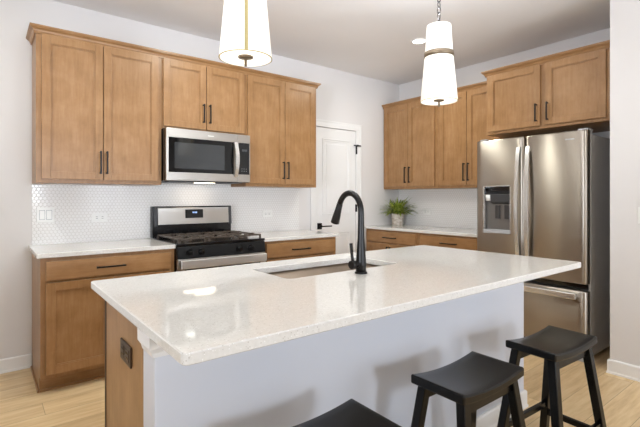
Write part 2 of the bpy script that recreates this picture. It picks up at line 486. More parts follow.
# ------------------------------------------------------------------ cabinet parts, in a local frame: u along the wall, d out of the wall, z up
class Frame:
    """maps (u, d, z) of a cabinet run to the world: run 'x' hangs on the range wall, run 'y' on the fridge wall"""
    def __init__(s, run): s.run = run
    def box(s, mb, u0, u1, d0, d1, z0, z1, bev=0.0, seg=2):
        if s.run == 'x': mb.box(u0, u1, -d1, -d0, z0, z1, bev, seg)
        else: mb.box(XR - d1, XR - d0, -u1, -u0, z0, z1, bev, seg)
        return mb
    def pt(s, u, d, z): return (u, -d, z) if s.run == 'x' else (XR - d, -u, z)
    def wood_along(s): return M['woodx'] if s.run == 'x' else M['woody']
FX, FY = Frame('x'), Frame('y')

def shaker(F, parent, u0, u1, z0, z1, d, name='door', t=.022, rail=.053, mat=None):
    b = MB(); e = .0015
    F.box(b, u0, u0 + rail, d, d + t, z0, z1, e); F.box(b, u1 - rail, u1, d, d + t, z0, z1, e)
    F.box(b, u0 + rail, u1 - rail, d, d + t, z0, z0 + rail, e); F.box(b, u0 + rail, u1 - rail, d, d + t, z1 - rail, z1, e)
    F.box(b, u0 + rail, u1 - rail, d, d + t - .012, z0 + rail, z1 - rail)
    # small stepped bead inside the frame
    k = .007
    F.box(b, u0 + rail, u0 + rail + k, d, d + t - .005, z0 + rail, z1 - rail); F.box(b, u1 - rail - k, u1 - rail, d, d + t - .005, z0 + rail, z1 - rail)
    F.box(b, u0 + rail + k, u1 - rail - k, d, d + t - .005, z0 + rail, z0 + rail + k); F.box(b, u0 + rail + k, u1 - rail - k, d, d + t - .005, z1 - rail - k, z1 - rail)
    return b.build(name, mat or M['wood'], parent)
def flatdrawer(F, parent, u0, u1, z0, z1, d):
    b = MB(); F.box(b, u0, u1, d, d + .022, z0, z1, .003)
    return b.build('drawer', F.wood_along(), parent)
def pull_v(F, parent, u, z0, z1, d):
    b = MB(); w = .0055
    F.box(b, u - w, u + w, d + .024, d + .034, z0, z1, .002)
    for z in (z0 + .004, z1 - .014): F.box(b, u - w, u + w, d, d + .026, z, z + .010, .001)
    tag(b.build('handle', M['black'], parent), 'black bar handle')
def pull_h(F, parent, u0, u1, z, d):
    b = MB(); w = .0055
    F.box(b, u0, u1, d + .024, d + .034, z - w, z + w, .002)
    for u in (u0 + .006, u1 - .016): F.box(b, u, u + .010, d, d + .026, z - w, z + w, .001)
    tag(b.build('handle', M['black'], parent), 'black bar handle')

def wall_cabinet(F, u0, u1, z0, z1, depth, doors, handles, label, group=None):
    t = thing('kitchen_cabinet', F.pt((u0 + u1) / 2, 0, z0), label, 'cabinet', group)
    b = MB(); g = .0006
    F.box(b, u0 + g, u1 - g, .001, depth, z0, z1, .0008, 1)
    b.build('body', M['wood'], t)
    for (a, c, q0, q1), (hu, h0, h1) in zip(doors, handles):
        dr = shaker(F, t, a, c, q0, q1, depth + .0005)
        pull_v(F, dr, hu, h0, h1, depth + .0225)
    return t
UB, UT, UD = 1.374, 2.445, .305
wall_cabinet(FX, 0, .86, UB, UT, UD, [(.033, .421, 1.402, 2.409), (.427, .829, 1.402, 2.409)], [(.402, 1.446, 1.617), (.446, 1.446, 1.617)],
             'tall wooden wall cabinet left of the microwave, at the left end of its row', 'cabinet')
wall_cabinet(FX, .86, 1.632, 1.838, UT, UD, [(.870, 1.236, 1.858, 2.409), (1.242, 1.606, 1.858, 2.409)], [(1.209, 1.912, 2.076), (1.266, 1.912, 2.076)],
             'short wooden wall cabinet directly above the microwave', 'cabinet')
wall_cabinet(FX, 1.632, 2.461, UB, UT, UD, [(1.645, 2.053, 1.402, 2.409), (2.059, 2.430, 1.402, 2.409)], [(2.030, 1.450, 1.622), (2.082, 1.450, 1.622)],
             'tall wooden wall cabinet between the microwave and the white door', 'cabinet')
wall_cabinet(FY, .003, .85, UB, UT, UD, [(.036, .420, 1.404, 2.409), (.426, .812, 1.404, 2.409)], [(.390, 1.448, 1.643), (.456, 1.448, 1.643)],
             'wooden wall cabinet above the potted plant, in the room corner', 'cabinet')
wall_cabinet(FY, .85, 1.632, UB, UT, UD, [(.876, 1.227, 1.404, 2.409), (1.233, 1.600, 1.404, 2.409)], [(1.205, 1.448, 1.640), (1.257, 1.448, 1.640)],
             'wooden wall cabinet just left of the refrigerator, behind the right pendant light', 'cabinet')
wall_cabinet(FY, 1.640, 2.690, 1.862, UT, .628, [(1.664, 2.146, 1.888, 2.409), (2.187, 2.640, 1.888, 2.409)], [(2.118, 1.922, 2.076), (2.212, 1.922, 2.076)],
             'deep wooden cabinet over the refrigerator', 'cabinet')
CROWN = [(0.0005, 2.4125), (.009, 2.4125), (.009, 2.422), (.013, 2.425), (.016, 2.436), (.024, 2.444), (.031, 2.447), (.031, 2.452), (.037, 2.4545), (.037, 2.466), (-.012, 2.466), (-.012, 2.4455), (.0005, 2.4455)]
def crown(path, label, side):
    tag(MB().sweep(path, CROWN, side).build('crown_moulding', M['woodx'] if path[1][1] == path[2][1] else M['woody'], at=(path[1][0], path[1][1], 2.408)), label, 'moulding')
crown([(-.0005, -.001), (-.0005, -.3055), (2.4615, -.3055), (2.4615, -.001)], 'wooden crown moulding along the cabinets over the range', -1)
tag(MB().sweep([(XR - .3055, -.002), (XR - .3055, -1.6315)], CROWN, -1).build('crown_moulding', M['woody'], at=(XR - .3055, 0, 2.408)),
    'wooden crown moulding above the corner cabinets and potted plant', 'moulding')
crown([(XR - .345, -1.6395), (XR - .6285, -1.6395), (XR - .6285, -2.6905)], 'wooden crown moulding on top of the deep cabinet over the refrigerator', -1)

def base_cabinet(F, u0, u1, drawers, doors, label, handles, ends=(False, False), depth=.61):
    t = thing('base_cabinet', F.pt((u0 + u1) / 2, 0, 0), label, 'cabinet')
    b = MB(); F.box(b, u0, u1, .002, depth, .10, .8825, .0008, 1)
    b.build('body', M['wood'], t)
    b = MB(); F.box(b, u0, u1, .022, depth - .075, .0, .10)
    b.build('toe_kick', F.wood_along(), t)
    b = MB(); F.box(b, u0 + .002, u1 - .002, depth - .075, depth - .062, .0, .016, .004)
    if ends[0]: F.box(b, u0 - .012, u0, .025, depth - .062, .0, .016, .004)
    b.build('shoe_moulding', F.wood_along(), t)
    for (a, c, q0, q1), (h0, h1, hz) in zip(drawers, handles):
        dr = flatdrawer(F, t, a, c, q0, q1, depth + .0005); pull_h(F, dr, h0, h1, hz, depth + .0225)
    for a, c, q0, q1, hu in doors:
        dr = shaker(F, t, a, c, q0, q1, depth + .0005); pull_v(F, dr, hu, q1 - .20, q1 - .03, depth + .0225)
    return t
base_cabinet(FX, 0, .858, [(.029, .829, .734, .858)], [(.029, .426, .130, .720, .405), (.432, .829, .130, .720, .453)],
             'wooden base cabinet standing on the floor left of the range', [(.315, .503, .796)], (True, False))
base_cabinet(FX, 1.634, 2.471, [(1.664, 2.44, .734, .862)], [(1.664, 2.049, .130, .720, 2.028), (2.055, 2.44, .130, .720, 2.076)],
             'wooden base cabinet right of the range, beside the white door', [(1.925, 2.125, .795)])
base_cabinet(FY, .003, .83, [(.03, .795, .734, .862)], [(.03, .41, .130, .720, .39), (.416, .795, .130, .720, .436)],
             'wooden base cabinet under the potted plant, in the room corner', [(.325, .522, .795)], depth=.62)
base_cabinet(FY, .832, 1.62, [(.865, 1.59, .734, .862)], [(.865, 1.23, .130, .720, 1.21), (1.236, 1.59, .130, .720, 1.256)],
             'wooden base cabinet beside the refrigerator, right of the one under the plant', [(1.135, 1.33, .795)], depth=.62)

def counter(x0, x1, y0, y1, label):
    tag(slab(MB(), rrect(x0, x1, y0, y1, .006, 3), .883, .913).build('countertop', M['quartz'], at=((x0 + x1) / 2, (y0 + y1) / 2, .883)), label, 'countertop')
counter(-.022, .860, -.638, -.001, 'white quartz countertop on the base cabinet left of the range')
counter(1.632, 2.492, -.638, -.001, 'white quartz countertop right of the range, next to the white door')
counter(XR - .648, XR - .001, -1.622, -.002, 'white quartz countertop with the potted plant on it')

# ------------------------------------------------------------------ microwave
mw = thing('microwave', (1.246, 0, 1.405), 'stainless steel microwave with black window mounted above the range', 'microwave')
MX0, MX1 = .866, 1.626
MB().box(MX0, MX1, -.372, -.008, 1.406, 1.836, .002).build('body', M['blackgloss'], mw)
b = MB(); b.box(MX0 + .05, MX1 - .05, -.34, -.05, 1.399, 1.4055); b.build('bottom_grille', M['darkgrey'], mw)
b = MB(); b.box(1.16, 1.33, -.30, -.24, 1.395, 1.3985); b.build('task_light', M['taskled'], mw)
lamp('task_lamp', 'AREA', (1.246, -.17, 1.392), (1.246, -.12, 0), .45, (1.0, .86, .70), shape='RECTANGLE', size=.3, size_y=.08)
md = MB()
md.box(MX0, 1.497, -.400, -.373, 1.408, 1.477, .003); md.box(MX0, 1.497, -.400, -.373, 1.760, 1.834, .003)
md.box(MX0, .886, -.400, -.373, 1.477, 1.760); md.box(1.462, 1.497, -.400, -.373, 1.477, 1.760)
mdo = md.build('door', M['steelpanel'], mw)
MB().box(.886, 1.462, -.397, -.374, 1.477, 1.760).build('window_frame', M['blackglass'], mdo)
MB().box(.935, 1.375, -.3985, -.3972, 1.508, 1.722, .0005).build('window', M['greyglass'], mdo)
pts = [(1.478, -.400 - .012 - .038 * math.sin(math.pi * i / 14), 1.452 + .312 * i / 14) for i in range(15)]
b = MB()
for p, q in zip(pts, pts[1:]):
    b.hexa([(1.461, p[1], p[2]), (1.495, p[1], p[2]), (1.495, p[1] + .012, p[2]), (1.461, p[1] + .012, p[2])],
           [(1.461, q[1], q[2]), (1.495, q[1], q[2]), (1.495, q[1] + .012, q[2]), (1.461, q[1] + .012, q[2])])
b.box(1.470, 1.486, -.412, -.400, 1.452, 1.470); b.box(1.470, 1.486, -.412, -.400, 1.746, 1.764)
b.build('handle', M['steelhandle'], mdo)
b = MB(); b.box(1.220, 1.275, -.4012, -.400, 1.792, 1.800); tag(b.build('emblem', M['whiteplastic'], mdo), 'small pale emblem')
cp = MB(); cp.box(1.499, MX1, -.400, -.373, 1.408, 1.477, .003); cp.box(1.499, MX1, -.400, -.373, 1.760, 1.834, .003)
cp.box(1.499, 1.508, -.400, -.373, 1.477, 1.760); cp.box(1.618, MX1, -.400, -.373, 1.477, 1.760)
cpo = cp.build('control_panel', M['steelpanel'], mw)
MB().box(1.508, 1.618, -.399, -.374, 1.477, 1.760).build('keypad_glass', M['blackglass'], cpo)
b = MB(); b.box(1.545, 1.595, -.4002, -.399, 1.685, 1.705); b.build('clock_display', M['darkgrey'], cpo)
b = MB()
for i in range(3):
    for j in range(2): b.box(1.540 + i * .022, 1.546 + i * .022, -.4, -.399, 1.505 + j * .02, 1.509 + j * .02)
b.build('keypad_marks', M['greyplastic'], cpo)

# ------------------------------------------------------------------ range
rg = thing('range', (1.246, -.33, 0), 'stainless steel and black gas range between the two base cabinets', 'range')
RX0, RX1 = .864, 1.628
MB().box(RX0, RX1, -.640, -.03, .04, .895, .002).build('body', M['blackgloss'], rg)
for x in (RX0 + .05, RX1 - .05):
    for y in (-.58, -.09): MB().cyl((x, y, 0), (x, y, .04), .018).build('foot', M['darkgrey'], rg)
bg = MB().box(RX0 - .006, RX1 - .03, -.075, -.0085, .918, 1.192, .004).build('backguard', M['blackgloss'], rg)
b = MB(); b.hexa([(RX0 + .035, -.098, 1.032), (RX1 - .065, -.098, 1.032), (RX1 - .065, -.076, 1.032), (RX0 + .035, -.076, 1.032)],
                 [(RX0 + .035, -.086, 1.180), (RX1 - .065, -.086, 1.180), (RX1 - .065, -.076, 1.180), (RX0 + .035, -.076, 1.180)], .002)
bp_ = b.build('steel_panel', M['steelpanel'], bg)
for x0, x1, nm in ((RX0 + .004, RX0 + .033, 'end_cap'), (RX1 - .063, RX1 - .034, 'end_cap')):
    MB().hexa([(x0, -.096, 1.02), (x1, -.096, 1.02), (x1, -.076, 1.02), (x0, -.076, 1.02)], [(x0, -.082, 1.186), (x1, -.082, 1.186), (x1, -.076, 1.186), (x0, -.076, 1.186)], .002).build(nm, M['darkgrey'], bg)
b = MB(); b.hexa([(1.140, -.0985, 1.085), (1.305, -.0985, 1.085), (1.305, -.092, 1.085), (1.140, -.092, 1.085)],
                 [(1.140, -.0930, 1.162), (1.305, -.0930, 1.162), (1.305, -.086, 1.162), (1.140, -.086, 1.162)])
dsp = b.build('control_glass', M['blackglass'], bp_)
b = MB()
for x in (1.205, 1.222, 1.236): b.box(x, x + .010, -.0995, -.0965, 1.128, 1.142)
b.build('clock_digits', M['display'], bg)
ct = MB(); ct.box(RX0 - .002, RX1 + .002, -.655, -.076, .896, .918, .004); ct.build('cooktop', M['blackgloss'], rg)
for gx in (.995, 1.246, 1.497):                       # three grates
    b = MB(); w = .112; z0, z1 = .942, .953
    for x in (gx - w, gx + w - .012): b.box(x, x + .012, -.625, -.115, z0, z1, .002)
    for y in (-.625, -.376, -.127): b.box(gx - w, gx + w, y, y + .012, z0, z1, .002)
    for y in (-.50, -.245):
        b.box(gx - w, gx - .03, y - .005, y + .005, z0, z1 + .004, .002); b.box(gx + .03, gx + w, y - .005, y + .005, z0, z1 + .004, .002)
        b.box(gx - .005, gx + .005, y + .03, y + .12, z0, z1 + .004, .002); b.box(gx - .005, gx + .005, y - .12, y - .03, z0, z1 + .004, .002)
    for x in (gx - w + .006, gx + w - .006):
        for y in (-.617, -.123): b.box(x - .006, x + .006, y - .006, y + .006, .918, z0)
    tag(b.build('grate', M['iron'], rg))
for x, y, r in ((.995, -.50, .045), (.995, -.245, .038), (1.246, -.37, .05), (1.497, -.50, .045), (1.497, -.245, .034)):
    MB().cyl((x, y, .918), (x, y, .928), r, r * .95).cyl((x, y, .928), (x, y, .937), r * .8, r * .72).build('burner', M['iron'], rg)
b = MB(); b.hexa([(RX0, -.672, .803), (RX1, -.672, .803), (RX1, -.640, .803), (RX0, -.640, .803)], [(RX0, -.655, .894), (RX1, -.655, .894), (RX1, -.640, .894), (RX0, -.640, .894)], .003)
cpn = b.build('knob_panel', M['panelblack'], rg)
for x in (.955, 1.050, 1.378, 1.482):
    z = .850; b = MB().cyl((x, -.663, z), (x, -.675, z - .002), .026, .024).cyl((x, -.675, z - .002), (x, -.698, z - .006), .020, .017)
    b.box(x - .004, x + .004, -.703, -.676, z - .024, z + .012, .002); b.build('knob', M['panelblack'], rg)
od = MB(); od.box(RX0, RX1, -.668, -.641, .725, .800, .004); od.box(RX0, RX1, -.668, -.641, .235, .295, .004)
od.box(RX0, RX0 + .05, -.668, -.641, .295, .725); od.box(RX1 - .05, RX1, -.668, -.641, .295, .725)
odo = od.build('oven_door', M['steelpanel'], rg)
MB().box(RX0 + .05, RX1 - .05, -.667, -.642, .295, .725).build('window', M['blackglass'], odo)
b = MB(); b.box(RX0 + .012, RX1 - .012, -.716, -.696, .728, .796, .007, 3); b.build('handle', M['steelbar'], odo)
for x in (RX0 + .032, RX1 - .062):
    MB().box(x, x + .03, -.697, -.6685, .736, .788, .003).build('handle_bracket', M['blackgloss'], odo)
MB().box(RX0, RX1, -.668, -.641, .06, .228, .004).build('storage_drawer', M['steelpanel'], rg)

# ------------------------------------------------------------------ refrigerator
FXF, FY0, FYM, FY1 = 3.318, -1.632, -2.078, -2.560
fr = thing('refrigerator', (3.72, -2.114, 0), 'stainless steel french-door refrigerator with ice dispenser standing in the alcove', 'refrigerator')
MB().box(3.412, 4.085, FY1 + .006, FY0 - .006, .03, 1.762, .004).build('body', M['fridge_side'], fr)
for y in (FY0 - .05, FY1 + .05):
    MB().box(3.345, 3.44, y - .045, y + .045, .0, .034, .004).build('foot', M['greyplastic'], fr)
MB().box(3.95, 4.05, FY1 + .05, FY0 - .05, 0, .03).build('rear_roller', M['darkgrey'], fr)
b = MB(); b.box(3.375, 3.411, FY1 + .01, FY0 - .01, .032, .085, .002); b.build('base_grille', M['darkgrey'], fr)
def curved_door(name, y0, y1, z0, z1, hole=None, thick=.062):
    """door skin bowed outwards across its width; y0 > y1"""
    b = bmesh.new(); ys = [y0 + (y1 - y0) * i / 24 for i in range(25)]; zs = [z0, z0 + .004, z0 + .012, z1 - .012, z1 - .004, z1]
    if hole:
        ys = sorted(set(ys + [hole[0], hole[1]]), reverse=True); zs = sorted(set(zs + [hole[2], hole[3]]))
    def fx(y, z):
        u = (2 * y - y0 - y1) / (y0 - y1)
        e = min(z - z0, z1 - z); ez = .010 * (1 - min(e / .012, 1)) ** 2
        return FXF + .004 * u * u + .014 * abs(u) ** 26 + ez
    G = [[b.verts.new((fx(y, z), y, z)) for z in zs] for y in ys]
    for i in range(len(ys) - 1):
        for j in range(len(zs) - 1):
            yc, zc = (ys[i] + ys[i + 1]) / 2, (zs[j] + zs[j + 1]) / 2
            if hole and hole[1] < yc < hole[0] and hole[2] < zc < hole[3]: continue
            f = b.faces.new((G[i][j], G[i][j + 1], G[i + 1][j + 1], G[i + 1][j])); f.smooth = True
    xb = FXF + thick
    edge = [G[i][0] for i in range(len(ys))] + [G[-1][j] for j in range(1, len(zs))] + [G[i][-1] for i in range(len(ys) - 2, -1, -1)] + [G[0][j] for j in range(len(zs) - 2, 0, -1)]
    back = [b.verts.new((xb, v.co.y, v.co.z)) for v in edge]
    for i in range(len(edge)): b.faces.new((edge[i], back[i], back[(i + 1) % len(edge)], edge[(i + 1) % len(edge)]))
    b.faces.new(back)
    bmesh.ops.recalc_face_normals(b, faces=list(b.faces))
    mb = MB(); mb._merge(b)
    o = mb.build(name, M['fridgesteel'], fr)
    return o
H = (-1.706, -1.962, .952, 1.376)
dl = curved_door('door', FY0, FYM + .003, .602, 1.790, H)
dr_ = curved_door('door', FYM - .003, FY1, .602, 1.790)
fz = curved_door('freezer_drawer', FY0, FY1, .09, .548)
tag(dl, 'left steel door with the ice dispenser'); tag(dr_, 'plain right steel door')
MB().box(3.392, 3.4115, FY1 + .02, FY0 - .02, .549, .601).build('gasket', M['blackgloss'], fr)
for y in (FY0 - .05, FY1 + .045):
    MB().box(3.36, 3.47, y - .035, y + .035, 1.7905, 1.806, .004).box(3.395, 3.47, y - .03, y + .03, 1.762, 1.7905).build('hinge_cap', M['greyplastic'], fr)
# dispenser recess in the left door
yA, yB, zA, zB = H; xr = FXF + .058; xf = FXF + .012
b = MB(); t_ = .004
b.box(xr - t_, xr, yB, yA, zA, zB); b.box(xf, xr, yA - t_, yA, zA, zB); b.box(xf, xr, yB, yB + t_, zA, zB); b.box(xf, xr, yB, yA, zB - t_, zB); b.box(xf, xr, yB, yA, zA, zA + t_)
dp = b.build('dispenser', M['recess'], dl)
b = MB(); b.box(FXF + .0005, xf + .004, yB, yB + .007, zA, zB); b.box(FXF + .0005, xf + .004, yA - .007, yA, zA, zB); b.box(FXF + .0005, xf + .004, yB, yA, zB - .006, zB); b.build('bezel', M['steelhandle'], dp)
MB().box(xf, xr - t_, yB + .007, yA - .007, zB - .075, zB - .006).build('control_glass', M['blackglass'], dp)
MB().hexa([(xf + .004, yB + .02, zB - .150), (xf + .004, yA - .06, zB - .150), (xr - t_, yA - .06, zB - .165), (xr - t_, yB + .02, zB - .165)],
          [(xf - .004, yB + .02, zB - .078), (xf - .004, yA - .06, zB - .078), (xr - t_, yA - .06, zB - .078), (xr - t_, yB + .02, zB - .078)], .002).build('ice_chute', M['darkgrey'], dp)
MB().cyl((xf + .010, yA - .035, zB - .135), (xf + .010, yA - .035, zB - .082), .020, .026).build('water_spout', M['whiteplastic'], dp)
for y0, y1 in ((-1.80, -1.84), (-1.885, -1.93)):
    MB().box(xr - .022, xr - .006, y1, y0, 1.08, 1.20, .004).build('paddle', M['slot'], dp)
MB().box(FXF - .004, xr - t_, yB, yA, zA - .002, zA + .030, .004).build('drip_tray', M['greyplastic'], dp)
def bow_handle(par, y, z0, z1, bow, w=.015):
    n = 18; b = MB(); R = []
    for i in range(n + 1):
        s = i / n; a = math.sin(math.pi * s); R.append((FXF - .022 - .040 * a ** .8, y + bow * a, z0 + (z1 - z0) * s))
    for p, q in zip(R, R[1:]):
        b.hexa([(p[0], p[1] + w, p[2]), (p[0], p[1] - w, p[2]), (p[0] + .016, p[1] - w, p[2]), (p[0] + .016, p[1] + w, p[2])],
               [(q[0], q[1] + w, q[2]), (q[0], q[1] - w, q[2]), (q[0] + .016, q[1] - w, q[2]), (q[0] + .016, q[1] + w, q[2])])
    for z in (z0, z1 - .035): b.box(FXF - .022, FXF + .012, y - w, y + w, z, z + .035, .003)
    b.build('handle', M['steelhandle'], par)
bow_handle(dl, FYM + .038, .70, 1.70, .004); bow_handle(dr_, FYM - .040, .70, 1.70, -.004)
b = MB(); b.box(FXF - .058, FXF - .034, -2.50, -1.72, .486, .536, .007)
for y in (-2.47, -1.75): b.box(FXF - .040, FXF + .012, y - .02, y + .02, .494, .524, .004)
b.build('handle', M['steelhandle'], fz)
b = MB(); b.box(FXF + .0005, FXF + .0085, -2.475, -2.385, 1.722, 1.731); tag(b.build('emblem', M['greyplastic'], dr_), 'small pale emblem')

# ------------------------------------------------------------------ island
IX0, IX1, IY0, IY1 = .075, 2.320, -2.897, -1.810
BX0, BX1, BYF, BYW, BYB = .108, 2.298, -2.582, -2.470, -1.948
isl = thing('kitchen_island', (1.2, -2.25, 0), 'white and wood kitchen island in the middle of the floor', 'island')
b = MB(); b.box(BX0 + .018, BX1 - .018, BYW, BYB, .10, .40); b.box(BX0 + .018, .70, BYW, BYB, .40, .8822); b.box(1.55, BX1 - .018, BYW, BYB, .40, .8822)
b.box(.70, 1.55, BYW, -2.345, .40, .8822); b.box(.70, 1.55, BYB - .004, BYB, .40, .8822)
b.build('cabinet_body', M['woodx'], isl)
for i in range(4):
    x = .125 + i * .54; MB().box(x, x + .53, BYB + .0005, BYB + .02, .13, .865, .003).build('door', M['wood'], isl)
MB().box(BX0 + .02, BX1 - .02, BYW, BYB - .07, 0, .10).build('toe_kick', M['woodx'], isl)
b = MB(); b.box(BX0, BX0 + .018, BYW, BYB + .0, .0, .8822); b.build('end_panel', M['wood'], isl)
b = MB(); b.box(BX0 - .003, BX0 + .012, BYB - .012, BYB + .004, .0, .8822, .002); b.build('edge_strip', M['bronzeplate'], isl)
b = MB(); b.box(BX1 - .018, BX1, BYW, BYB, .0, .8822); b.build('end_panel', M['wood'], isl)
MB().box(BX0, BX1, BYF, BYW - .0005, 0, .8822, .002).build('knee_wall', M['kneewall'], isl)
CAP = [(.0003, .806), (.006, .806), (.010, .820), (.020, .836), (.020, .8818), (.0003, .8818)]
MB().sweep([(BX0, BYW - .010), (BX0, BYF), (BX1, BYF), (BX1, BYW - .010)], CAP, -1).build('cap_moulding', M['trim'], isl)
MB().sweep([(BX0, BYW), (BX0, BYF), (BX1, BYF), (BX1, BYW)], [(p[0] + .0003 if p[0] == 0 else p[0], p[1]) for p in BBP], -1).build('baseboard', M['trim'], isl)
SH = (.766, 1.485, -2.300, -1.966)
tag(slab(MB(), rrect(IX0, IX1, IY0, IY1, .020), .883, .913, rrect(*SH, .028)).build('countertop', M['quartz'], at=(1.2, -2.35, .883)),
    'large white quartz countertop on the island, with the sink cut out', 'countertop')

# sink under the cut-out
sk = thing('kitchen_sink', (1.125, -2.115, .66), 'brushed steel undermount sink set into the island countertop', 'sink')
b = bmesh.new(); n = 28
R0 = rrect(SH[0] - .012, SH[1] + .012, SH[2] - .012, SH[3] + .010, .035)
R1 = rrect(SH[0] - .004, SH[1] + .004, SH[2] - .004, SH[3] + .004, .03)
R2 = rrect(SH[0] + .004, SH[1] - .004, SH[2] + .004, SH[3] - .004, .03)
R3 = rrect(SH[0] + .03, SH[1] - .03, SH[2] + .03, SH[3] - .03, .03)
rr = [[b.verts.new((p[0], p[1], z)) for p in R] for R, z in ((R0, .8825), (R1, .8825), (R2, .700), (R3, .672), )]
for A, B in zip(rr, rr[1:]):
    for i in range(len(A)):
        f = b.faces.new((A[i], A[(i + 1) % len(A)], B[(i + 1) % len(A)], B[i])); f.smooth = True
b.faces.new(rr[-1])
bmesh.ops.recalc_face_normals(b, faces=list(b.faces))
mb = MB(); mb._merge(b); bo = mb.build('basin', M['sinksteel'], sk)
sol = bo.modifiers.new('thickness', 'SOLIDIFY'); sol.thickness = .0015; sol.offset = 0
MB().cyl((1.125, -2.10, .6725), (1.125, -2.10, .676), .045, .043).cyl((1.125, -2.10, .676), (1.125, -2.10, .678), .03).build('drain', M['steelhandle'], sk)

# faucet
fx, fy = 1.117, -2.391
fc = thing('kitchen_faucet', (fx, fy, .913), 'black gooseneck faucet standing beside the sink on the island', 'faucet')
MB().lathe((fx, fy, .913), [(.0, 0), (.030, 0), (.030, .006), (.026, .010), (.0, .010)]).build('base', M['black'], fc)
neck = [(fx, fy, .922), (fx, fy, .96), (fx, fy, 1.0), (fx, fy, 1.08), (fx, fy, 1.16), (fx, fy, 1.20)]
rad = [.0255, .0245, .0225, .0165, .0148, .0142]
R = .080
for i in range(1, 17):
    a = math.radians(154) * i / 16; neck.append((fx, fy + R - R * math.cos(a), 1.20 + .092 * math.sin(a))); rad.append(.0142)
MB().tube(neck, rad, 18).build('neck', M['black'], fc)
e = Vector(neck[-1]); dirn = Vector((0, .40, -1)).normalized()
MB().tube([e + dirn * .001, e + dirn * .03, e + dirn * .075, e + dirn * .105, e + dirn * .108], [.0150, .0165, .0205, .0225, .017], 18).build('spray_head', M['black'], fc)
MB().cyl((fx, fy, .958), (fx - .058, fy, .958), .0155).cyl((fx - .040, fy, .958), (fx - .064, fy, .958), .019).build('handle_pivot', M['black'], fc)
MB().tube([(fx - .052, fy, .968), (fx - .050, fy + .008, 1.0), (fx - .046, fy + .02, 1.055)], [.008, .007, .008], 12).build('lever', M['black'], fc)

# bronze outlet on the island end panel
OY0, OY1, OZ0, OZ1 = -2.347, -2.211, 0.698, 0.769
io = thing('electrical_outlet', (BX0, (OY0 + OY1) / 2, (OZ0 + OZ1) / 2), 'dark bronze electrical outlet on the wooden end of the island', 'outlet')
MB().box(BX0 - .007, BX0 - .0005, OY0, OY1, OZ0, OZ1, .003).build('cover_plate', M['bronzeplate'], io)
for dy in (-.030, .030):
    yc = (OY0 + OY1) / 2 + dy; zc = (OZ0 + OZ1) / 2
    r = MB().box(BX0 - .0088, BX0 - .0072, yc - .020, yc + .020, zc - .020, zc + .020, .0005).build('receptacle', M['bronzeplate'], io)
    b = MB(); b.box(BX0 - .0096, BX0 - .0089, yc - .013, yc + .013, zc - .011, zc - .006); b.box(BX0 - .0096, BX0 - .0089, yc - .013, yc + .013, zc + .006, zc + .011); b.build('slots', M['blackgloss'], r)
# outlets and switches on the backsplashes
def wall_outlet(F, u, z, d, label, w=.115, h=.072):
    t = thing('electrical_outlet', F.pt(u, d, z), label, 'outlet')
    b = MB(); F.box(b, u - w / 2, u + w / 2, d, d + .005, z - h / 2, z + h / 2, .002); b.build('cover_plate', M['whiteplastic'], t)
    for du in (-.021, .021):
        b = MB(); F.box(b, u + du - .014, u + du + .014, d + .0052, d + .0075, z - .017, z + .017, .003); r = b.build('receptacle', M['whiteplastic'], t)
        b = MB(); F.box(b, u + du - .008, u + du + .006, d + .0076, d + .0082, z - .008, z - .005); F.box(b, u + du - .008, u + du + .006, d + .0076, d + .0082, z + .005, z + .008); b.build('slots', M['slot'], r)
wall_outlet(FX, .459, 1.107, .0072, 'white electrical outlet on the backsplash left of the range')
wall_outlet(FX, 2.046, 1.100, .0072, 'white electrical outlet on the backsplash right of the range')
wall_outlet(FY, .466, 1.090, .0072, 'white electrical outlet on the backsplash right of the potted plant')
sw = thing('light_switch', (.086, 0, 1.137), 'white double light switch at the left end of the backsplash', 'switch')
MB().box(.028, .144, -.0125, -.0075, 1.079, 1.194, .003).build('cover_plate', M['whiteplastic'], sw)
for x in (.063, .109):
    MB().box(x - .019, x + .019, -.0129, -.0126, 1.100, 1.174).build('rocker_surround', M['greyplastic'], sw)
    MB().hexa([(x - .016, -.0165, 1.104), (x + .016, -.0165, 1.104), (x + .016, -.0127, 1.104), (x - .016, -.0127, 1.104)],
                                 [(x - .016, -.0135, 1.170), (x + .016, -.0135, 1.170), (x + .016, -.0127, 1.170), (x - .016, -.0127, 1.170)], .001).build('rocker', M['whiteplastic'], sw)
sw = thing('light_switch', (XS, -2.95, 1.148), 'white light switch on the plain wall right of the refrigerator', 'switch')
MB().box(XS - .006, XS - .0005, -2.972, -2.893, 1.09, 1.206, .002).build('cover_plate', M['whiteplastic'], sw)
MB().box(XS - .009, XS - .0062, -2.950, -2.917, 1.115, 1.181, .001).build('rocker', M['whiteplastic'], sw)

